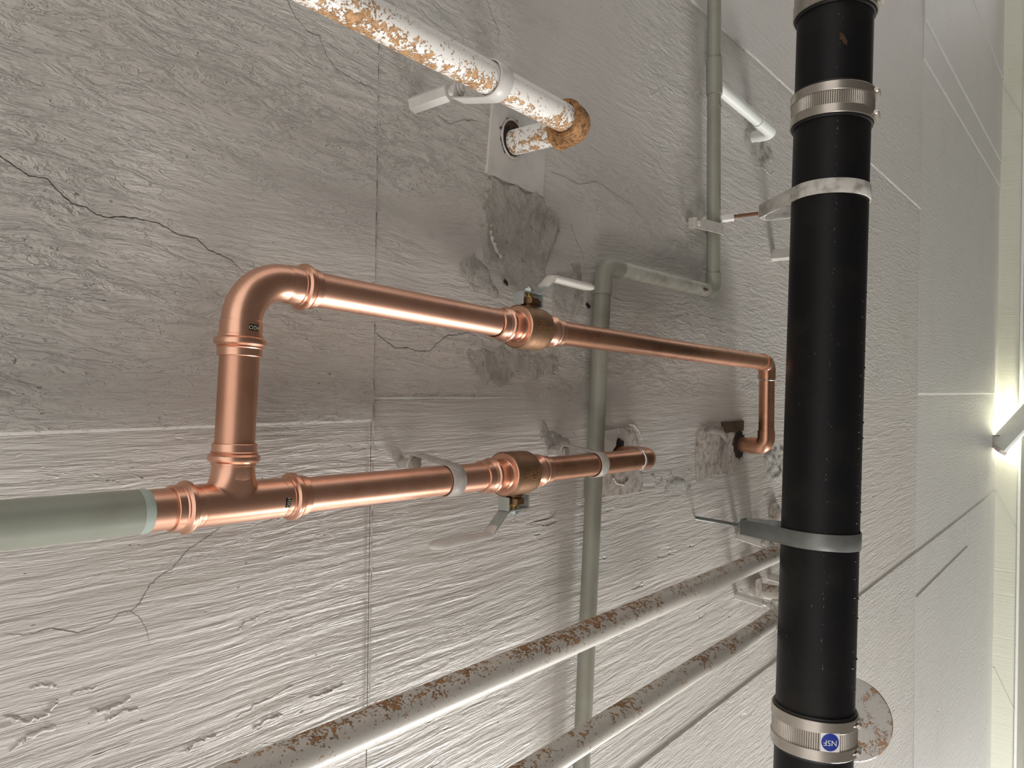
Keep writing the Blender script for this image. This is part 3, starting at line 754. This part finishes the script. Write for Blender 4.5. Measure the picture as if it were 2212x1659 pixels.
# ------------------------------------------------------------------ rusty white pipe at the top with elbow and stub
t = thing('rusted_steel_pipe', P(1110, 330, D), 'flaking white steel pipe with heavy rust, turning up through a plate at top', 'pipe')
ec = at_x(rp0, P(1248, 270, ZR), 1252)
mk('pipe', *tube([rp0-rax*0.3, ec-rax*0.03], 0.0285, 56), M['rust_a'], t)
mk('elbow', *tube(fillet([ec-rax*0.052, ec-rax*0.05, ec, ec+V((0, 0, .05)), ec+V((0, 0, .052))], [0.001, 0.036, 0.001], 12), 0.0365, 56), M['rust_e'], t, label='brown rusted elbow', angle=60)
mk('elbow_rim', *lathe(ec-rax*0.058, rax, [(0, .030), (.002, .038), (.008, .040), (.014, .038), (.016, .033)], 48, caps=False), M['rust_e'], t)
mk('elbow_rim', *lathe(ec+V((0, 0, .044)), V((0, 0, 1)), [(0, .033), (.002, .038), (.010, .040), (.014, .037), (.015, .029)], 48, caps=False), M['rust_e'], t)
mk('stub_pipe', *tube([ec+V((0, 0, .04)), V((ec.x, ec.y, CEIL+0.01))], 0.0275, 48), M['rust_a'], t)
def zc(z, mul=1): return [P(*p, D-z) for p in mul]
def cover(name, px, drop, th, mat, label, cat='plate'):
    pts = [P(x, y, D-drop) for x, y in px]
    c = sum(pts, V())/len(pts)
    o = mk(name, *plate_poly(pts, CEIL-drop+th, CEIL-drop), mat, None, smooth=False, origin=c)
    o['label'] = label; o['category'] = cat
    return o
pc = cover('cover_plate', [(1068, 190), (1053, 372), (1173, 426), (1183, 262), (1160, 215)], 0.014, 0.010, M['white'], 'painted plate around the stub of the rusty top pipe')
hx = V((ec.x, ec.y, 0))
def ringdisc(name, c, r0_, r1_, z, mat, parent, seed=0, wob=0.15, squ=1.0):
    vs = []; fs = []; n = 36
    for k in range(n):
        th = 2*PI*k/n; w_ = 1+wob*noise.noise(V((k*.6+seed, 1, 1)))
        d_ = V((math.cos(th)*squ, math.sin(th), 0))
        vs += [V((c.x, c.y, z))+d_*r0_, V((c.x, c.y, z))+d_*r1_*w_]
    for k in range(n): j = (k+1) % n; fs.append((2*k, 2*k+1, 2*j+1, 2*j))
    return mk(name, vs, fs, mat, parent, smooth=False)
ringdisc('hole_gap', ec-V((0.004, 0.012, 0)), 0.004, 0.039, CEIL-0.0146, M['brown'], pc, 1, 0.5)
ringdisc('hole_gap', ec-V((0.012, 0.0, 0)), 0.004, 0.033, CEIL-0.0149, M['dark'], pc, 5, 0.4)
mk('torn_edge', *tube([V((ec.x, ec.y, CEIL-.017))+V((math.cos(a)*.037-.006, math.sin(a)*.042-.006, 0))+V((noise.noise(V((i, 0, 0)))*.004, noise.noise(V((0, i, 0)))*.004, 0)) for i, a in enumerate([2*PI*k/24 for k in range(25)])], [0.002+0.0022*abs(noise.noise(V((k*.8, 2, 2)))) for k in range(25)], 8), M['dirtyw'], pc)

# plate at the end of the lower copper run
pc2 = cover('cover_plate', [(1275, 930), (1304, 929), (1363, 922), (1376, 940), (1382, 962), (1390, 1061), (1299, 1075), (1265, 1078)], 0.010, 0.008, M['dirtyw'], 'creased square plate where the lower copper run enters the ceiling')
ringdisc('hole_gap', V((endup.x, endup.y, 0)), 0.004, 0.045, CEIL-0.0106, M['dark'], pc2, 2, 0.4)
vs = [P(1306, 930, D-.012), P(1334, 927, D-.012), P(1331, 962, D-.030), P(1312, 992, D-.040), P(1305, 945, D-.03)]
mk('bent_flap', vs+[v+V((0, 0, .002)) for v in vs], [(0, 1, 2, 3, 4), (9, 8, 7, 6, 5)]+[(i, (i+1) % 5, 5+(i+1) % 5, 5+i) for i in range(5)], M['white'], pc2, smooth=False, label='bent-down flap of the plate')
ridge([P(1316,1030), P(1325,1044), P(1340,1046), P(1350,1036)], 0.003, 0.012, seed=11)
ridge([P(1352,916), P(1364,918), P(1374,932), P(1380,950)], 0.003, 0.010, seed=12)
# plate at the far copper loop
pc3 = cover('cover_plate', [(1517, 921), (1563, 922), (1588, 937), (1580, 960), (1606, 985), (1606, 1002), (1576, 1027), (1560, 1022), (1508, 1044), (1506, 990), (1507, 950)], 0.012, 0.009, M['dirtyw'], 'crusted broken plate around the far copper stub')
mk('crust', *tube([P(1522, 935, D-.014), P(1535, 928, D-.02), P(1560, 935, D-.02), P(1570, 955, D-.02), P(1563, 985, D-.018), P(1560, 1015, D-.014)], [.004, .009, .010, .009, .008, .004], 10), M['mortar'], pc3)
ringdisc('hole_gap', holep+V((-0.01, 0.0, 0)), 0.003, 0.050, CEIL-0.0128, M['dark'], pc3, 3, 0.25)
o = mk('wood_block', *plate_poly([P(x, y, D-.012) for x, y in [(1560, 912), (1607, 908), (1606, 930), (1565, 936)]], CEIL-.002, CEIL-.013), M['brown'], None, smooth=False, origin=P(1583, 922, D-.01))
o['label'] = 'small dark brown block in the hole above the far copper stub'; o['category'] = 'block'

# ------------------------------------------------------------------ grey conduit pipe
ZG = 1.02; RG = 0.0215
g0 = P(1253, 1720, ZG); g1 = P(1304, 573, ZG); g2 = P(1541, 631, ZG); g3 = P(1543.5, -70, ZG)
t = thing('grey_painted_pipe', P(1304, 573, D), 'grey-green painted pipe that jogs sideways between two long straights', 'pipe')
gd1 = (g1-g0).normalized(); gx = (g2-g1).normalized(); gu = (g3-g2).normalized()
mk('pipe', *tube([g0, g1-gd1*0.06], RG, 48), M['grey'], t)
mk('pipe', *tube([g1+gx*0.05, g2-gx*0.04], RG*0.98, 48), M['greyl'], t, label='pale chipped cross piece')
mk('pipe', *tube([g2+gu*0.04, g3], RG, 48), M['grey'], t)
mk('elbow', *tube(fillet([g1-gd1*.075, g1, g1+gx*.075], 0.040, 12), RG+.0026, 48), M['grey'], t)
mk('elbow', *tube(fillet([g2-gx*.06, g2, g2+gu*.06], 0.032, 12), RG+.0026, 48), M['grey'], t)
mk('paint_chip', *tube([g2-gx*.115+V((-.004, .003, -.0195)), g2-gx*.095+V((-.004, .004, -.0197)), g2-gx*.082+V((0, .003, -.0195))], [.003, .0052, .002], 10), M['brown'], t)
tj = P(1543, 188, ZG)
mk('tee', *tube([P(1543, 128, ZG), P(1543, 205, ZG)], RG+.004, 48), M['grey'], t)
mk('collar', *tube([P(1543, 228, ZG), P(1543, 236, ZG)], RG+.002, 48), M['grey'], t)
bc = P(1669, 287, 0.975); b0 = P(1545, 183, 1.018)
bd = (bc-b0).normalized()
mk('branch_pipe', *tube([b0, bc-bd*0.03], 0.0195, 40), M['white2'], t, label='bright white branch pipe')
mk('branch_elbow', *tube(fillet([bc-bd*0.11, bc, V((bc.x, bc.y, CEIL-0.03))], 0.026, 12), 0.0225, 40), M['white2'], t, label='bright white elbow')
mk('branch_stub', *tube([V((bc.x, bc.y, CEIL-.05)), V((bc.x, bc.y, CEIL+.01))], 0.0200, 40), M['white2'], t, label='bright white stub')
cg = at_x(g2, g2, 0) if False else P(1541, 497, ZG)
ht = thing('pipe_clamp', P(1480, 505, D), 'grey strap clamp around the upper straight of the grey pipe', 'clamp')
pth = fillet([P(1541, 497, ZG)+V((-.135, 0, .020)), P(1541, 497, ZG)+V((-.135, 0, -.004)), P(1541, 497, ZG)+V((-.02, 0, -.026)), P(1541, 497, ZG)+V((.026, 0, -.026)), P(1541, 497, ZG)+V((.028, 0, .025))], 0.012, 5)
mk('strap', *strip(pth, V((0, 1, 0)), 0.017, 0.0015), M['strap'], ht)
mk('strap', *strip(teardrop(P(1541, 497, ZG), gu, P(1541, 497, ZG)+V((-.125, 0, .012)), RG+.0018, 0.008), V((0, 1, 0)), 0.012, 0.0013, closed=True), M['strap'], ht)
mk('bolt', *join(hexbar(P(1541, 497, ZG)+V((-.120, 0, -.012)), V((0, 0, 1)), 0.06, 0.010)), M['dirtyw'], ht)

# ------------------------------------------------------------------ two long rusty pipes below
ZA = 0.86
a0 = P(330, 1768, ZA); a1 = P(1760, 1161, ZA); ad = (a1-a0).normalized()
t = thing('rusted_steel_pipe', P(1268, 1376, D), 'long off-white pipe speckled with rust, the upper of two crossing the lower right', 'pipe')
def pipe_end(a, d, x, t):
    c = at_x(a, a+d*4, x)
    mk('pipe', *tube([a, c-d*0.03], 0.0275, 56), M['rust_b'], t)
    mk('elbow', *tube(fillet([c-d*0.06, c, c+V((0, 0, .06))], 0.035, 10), 0.034, 48), M['rust_e'], t, label='brown rusted elbow')
    mk('stub_pipe', *tube([c+V((0, 0, .05)), V((c.x, c.y, CEIL+.005))], 0.0275, 40), M['rust_b'], t)
pipe_end(a0, ad, 1738, t)
b0_ = P(960, 1786, ZA); b1_ = P(1760, 1283, ZA); bd_ = (b1_-b0_).normalized()
t = thing('rusted_steel_pipe', P(1450, 1479, D), 'long off-white pipe speckled with rust, the lower of two at the bottom edge', 'pipe')
pipe_end(b0_-bd_*0.15, bd_, 1742, t)
mk('coupling', *lathe(at_x(b0_, b1_, 1660), bd_, [(0, .0275), (.002, .031), (.05, .031), (.052, .0275)], 48, caps=False), M['rust_b'], t)
hc3 = at_x(a0, a1, 1704); hc4 = at_x(b0_, b1_, 1706)
hanger('pipe_hanger', hc3, ad, V((hc3.x, hc3.y, hc3.z+.062)), 0.030, P(1594, 1156, D-.006), 'white hexagonal standoff hanger of the upper rusty pipe beside the black pipe', None, M['white'], wtop=0.02, band=0.016, th=0.0016, stubr=0.017)
hanger('pipe_hanger', hc4, bd_, V((hc4.x, hc4.y, hc4.z+.062)), 0.030, P(1590, 1286, D-.006), 'white hexagonal standoff hanger of the lower rusty pipe beside the black pipe', None, M['white'], wtop=0.02, band=0.016, th=0.0016, stubr=0.015)
# small strut bracket between them
t = thing('wall_bracket', P(1650, 1275, D), 'small bent metal bracket on the ceiling between the two rusty pipes', 'bracket')
c0 = P(1650, 1260, D-.03)
mk('channel', *strip([P(1641, 1300, D-.004), P(1641, 1300, D-.05), P(1638, 1250, D-.05), P(1638, 1250, D-.004)], V((1, 0, 0)), 0.030, 0.002), M['dirtyw'], t)
mk('strut', *hexbar(P(1662, 1245, D-.004), (P(1700, 1256, D-.1)-P(1662, 1245, D-.004)), 0.16, 0.016), M['white'], t)
t = thing('ceiling_standoff', P(1668, 552, D), 'short white stub on the ceiling half hidden behind the black pipe', 'bracket')
mk('standoff', *lathe(P(1668, 552, D-.002), (P(1725, 546, D-.12)-P(1668, 552, D)).normalized(), [(0, .024), (.16, .024)], 8), M['white'], t)
t = thing('ceiling_standoff', P(1665, 1110, D), 'white boss on the ceiling just above the grey strap hanger', 'bracket')
mk('boss', *lathe(P(1668, 1112, D-.002), V((0.1, 0, -1)), [(0, .05), (.02, .045), (.03, .03)], 20), M['dirtyw'], t)

# ------------------------------------------------------------------ black drain pipe
ZB = 0.672; RB = 0.106
k0 = P(1807.5, -90, ZB); k1 = P(1753, 1740, ZB); kd = (k1-k0).normalized()
t = thing('black_drain_pipe', P(1783, 829, D), 'thick black plastic drain pipe with steel band couplings', 'pipe')
mk('pipe', *tube([k0, k1], RB, 96), M['abs'], t)
def k_at(y):
    lo, hi = -0.5, 1.5
    for _ in range(40):
        mid = (lo+hi)/2; p = k0.lerp(k1, mid)-CAMP
        if p.dot(DN)/p.dot(FW)*F_PX+H_PX/2 < y: lo = mid
        else: hi = mid
    return k0.lerp(k1, (lo+hi)/2)
def coupling(ya_, yb_, labl, ribs=(-70, 20)):
    a = k_at(ya_); b = k_at(yb_); L = (b-a).length
    cpl = mk('band_coupling', *lathe(a, kd, [(-.004, RB), (-.004, RB+.0055), (L+.004, RB+.0055), (L+.004, RB)], 96, caps=False), M['rubber'], t, label=labl)
    # corrugated shield
    n = 360; n0 = cam_n(a); n0 = (n0-kd*n0.dot(kd)).normalized(); s_ = kd.cross(n0); vs = []; fs = []
    for s in (0.003, L*0.5, L-0.003):
        for k in range(n):
            th = 2*PI*k/n; rr = RB+.0075 + (0.0011 if k % 3 == 0 else -0.0005)
            vs.append(a+kd*s+(n0*math.cos(th)+s_*math.sin(th))*rr)
    for i in range(2):
        for k in range(n): fs.append((i*n+k, i*n+(k+1) % n, (i+1)*n+(k+1) % n, (i+1)*n+k))
    mk('shield', vs, fs, M['steel'], cpl, angle=20)
    for s0 in (0.003, L*0.70):
        w_ = L*0.27
        bd2 = mk('clamp_band', *lathe(a+kd*s0, kd, [(0, RB+.007), (0, RB+.0102), (0.0012, RB+.0112), (w_-.0012, RB+.0112), (w_, RB+.0102), (w_, RB+.007)], 96, caps=False), M['steel'], cpl)
        # screw housing on the right-hand flank
        hn = (Matrix.Rotation(math.radians(-78), 3, kd) @ n0)
        if hn.dot(RT) < 0: hn = (Matrix.Rotation(math.radians(78), 3, kd) @ n0)
        pc_ = a+kd*(s0+w_/2)+hn*(RB+.016); tt = kd.cross(hn)
        mk('clamp_screw', *join(box(pc_, kd*w_*.36, hn*.006, tt*.013), hexbar(pc_+tt*.012, tt, .016, .0065)), M['steel'], cpl)
    return cpl, a, L
coupling(-60, 41, 'steel band coupling cut by the top edge')
coupling(207, 277, 'steel band coupling near the top')
cb, ca_, cL = coupling(1524, 1610, 'steel band coupling at the bottom with round blue sticker')
# NSF sticker, upside down
cc = ca_+kd*cL*0.48; ns = circ_pt(cc, kd, RB+.009, (1793, 1600))
R_ = RB+.0118
sx = ('T', tsign(kd, ns, -RT)); sy = ('A', asign(kd, DN))
g = rect_grid(0.052, 0.050, 0.0)
mk('sticker', cyl_map(g[0], cc, kd, R_, ns, sx, sy), g[1], M['stickw'], cb, label='white square sticker')
n = 40; dv_ = [V((0, 0, .0006))]+[V((math.cos(2*PI*k/n)*.0235, math.sin(2*PI*k/n)*.0235-.001, .0006)) for k in range(n)]
mk('sticker_disc', cyl_map(dv_, cc, kd, R_, ns, sx, sy), [(0, 1+k, 1+(k+1) % n) for k in range(n)], M['stickb'], cb, label='blue disc reading NSF')
tv, tf = text_flat('NSF', 0.0215, 0)
for v in tv: v.z = 0.0011
mk('lettering', cyl_map(tv, cc, kd, R_, ns, sx, sy), tf, M['stickw'], cb, smooth=False)
# mould flash: nubs and scuffs along the pipe
nub = []; fl = []
rng = random.Random(3)
n0 = cam_n(k_at(829)); n0 = (n0-kd*n0.dot(kd)).normalized()
side = Matrix.Rotation(math.radians(80), 3, kd) @ n0
sg = 1 if side.dot(RT) > 0 else -1
for i in range(46):
    y = 640+i*19+rng.uniform(-8, 8)
    if y > 1500: break
    nn = Matrix.Rotation(math.radians(sg*(62 if i % 2 else 79)), 3, kd) @ n0
    r_ = rng.uniform(.0012, .0034)
    nub.append(lathe(k_at(y)+nn*(RB-.001), nn, [(0, r_*1.3), (r_*.8, r_), (r_*1.4, r_*.4)], 8))
mk('mould_nubs', *join(*nub), M['abs'], t, kind='stuff')
for i in range(95):
    y = rng.uniform(60, 1500)
    nn = Matrix.Rotation(math.radians(sg*(8+rng.gauss(0, 1.2) if i < 70 else rng.uniform(-60, 70))), 3, kd) @ n0
    r_ = rng.uniform(.0004, .0014); L_ = rng.uniform(1, 4.5)
    c_ = k_at(y)+nn*(RB+.0002); tt = kd.cross(nn)
    fl.append(([c_+kd*r_*L_, c_+tt*r_, c_-kd*r_*L_, c_-tt*r_], [(0, 1, 2, 3)]))
mk('scuff_marks', *join(*fl), M['fleck'], t, kind='stuff', smooth=False)
cs = k_at(122); ns2 = circ_pt(cs, kd, RB, (1822, 120)); vs = [V((0, 0, .0003))]
for k in range(22):
    th = 2*PI*k/22; rr = 0.5+0.6*abs(noise.noise(V((k*1.7, 4, 4))))
    vs.append(V((math.cos(th)*.012*rr+math.sin(th)*.014*rr, math.sin(th)*.030*rr, .0003)))
mk('orange_smear', cyl_map(vs, cs, kd, RB, ns2, ('T', tsign(kd, ns2, RT)), ('A', asign(kd, DN))), [(0, 1+k, 1+(k+1) % 22) for k in range(22)], M['orange'], t, label='faint orange smear')

# its two strap hangers
kc1 = k_at(424); T1 = P(1648, 460, 0.885); B1 = P(1519, 476, D-.004)
hanger('strap_hanger', kc1, kd, T1, RB+.003, B1, 'chipped white strap hanger around the black drain pipe, upper of two', None, M['strapw'], wtop=0.020, band=0.021, th=0.0022, stubr=0.0145, rod=0.10, rodmat=M['rust_r'], stubmat=M['white'])
kc2 = k_at(1160); T2 = P(1606, 1136, 0.900); B2 = P(1499, 1118, D-.004)
hanger('strap_hanger', kc2, kd, T2, RB+.003, B2, 'dark galvanized strap hanger around the black drain pipe, lower of two', None, M['galv'], wtop=0.022, band=0.023, th=0.0022, stubr=0.013, rod=0.006, rodmat=M['galv'], stubmat=M['galv'])

# ------------------------------------------------------------------ round rusty cover behind the black pipe
dc = P(1836, 1551, 0.80); zc_ = (dc-CAMP).dot(FW); Rd = 86/F_PX*zc_
nrm = (cam_n(dc)+V((0.12, 0.0, -0.10))).normalized()
t = thing('round_cover', dc-nrm*0.2, 'round white metal cover with rusty rim, half hidden behind foot of the black pipe', 'cover')
mk('dish', *lathe(dc, nrm, [(0, 0.03), (0.008, 0.032), (0.001, Rd*.45), (-.004, Rd*.80), (-.010, Rd*.97), (-.016, Rd), (-.024, Rd*.99), (-.024, 0.03)], 72, caps=True, hint=V((0, 1, 0))), M['rust_d'], t)
mk('neck', *tube([dc+nrm*0.0, dc-nrm*0.10, V(((dc-nrm*.14).x, (dc-nrm*.14).y, CEIL))], 0.026, 24), M['white'], t)

# ------------------------------------------------------------------ strip light by the beam
Xf = XE-0.20
def PX(x, y, X): 
    d = RT*((x-W_PX/2)/F_PX) + DN*((y-H_PX/2)/F_PX) + FW
    return CAMP + d*(X/d.x)
f0 = PX(2160, 966, Xf); f1 = PX(2290, 828, Xf); fd = (f1-f0).normalized(); fa = V((1, 0, 0)); fb = fd.cross(fa).normalized()
if fb.z > 0: fb = -fb
t = thing('strip_light', f0, 'lit fluorescent strip light hanging slanted at far right by the beam', 'ceiling light')
L = (f1-f0).length
fo = (V((-0.80, -0.42, 0.50))-fd*V((-0.80, -0.42, 0.50)).dot(fd)).normalized(); fw_ = fd.cross(fo).normalized()
mk('housing', *box((f0+f1)/2+fo*0.03, fd*L/2, fo*0.02, fw_*0.11), M['white2'], t, smooth=False)
mk('end_cap', *box(f0-fd*0.02+fo*0.02, fd*0.02, fo*0.05, fw_*0.09), M['dirtyw'], t, smooth=False)
mk('lamp_tube', *tube([f0+fd*0.03-fo*0.06, f1-fo*0.06], 0.042, 20), M['glow'], t)
mk('lamp_holder', *box(f0+fd*0.0-fo*0.05, fd*0.012, fo*0.05, fw_*0.02), M['dirtyw'], t, smooth=False)
mk('hanging_rod', *tube([f0+fd*0.15, V(((f0+fd*.15).x, (f0+fd*.15).y, CEIL))], 0.006, 10), M['galv'], t)
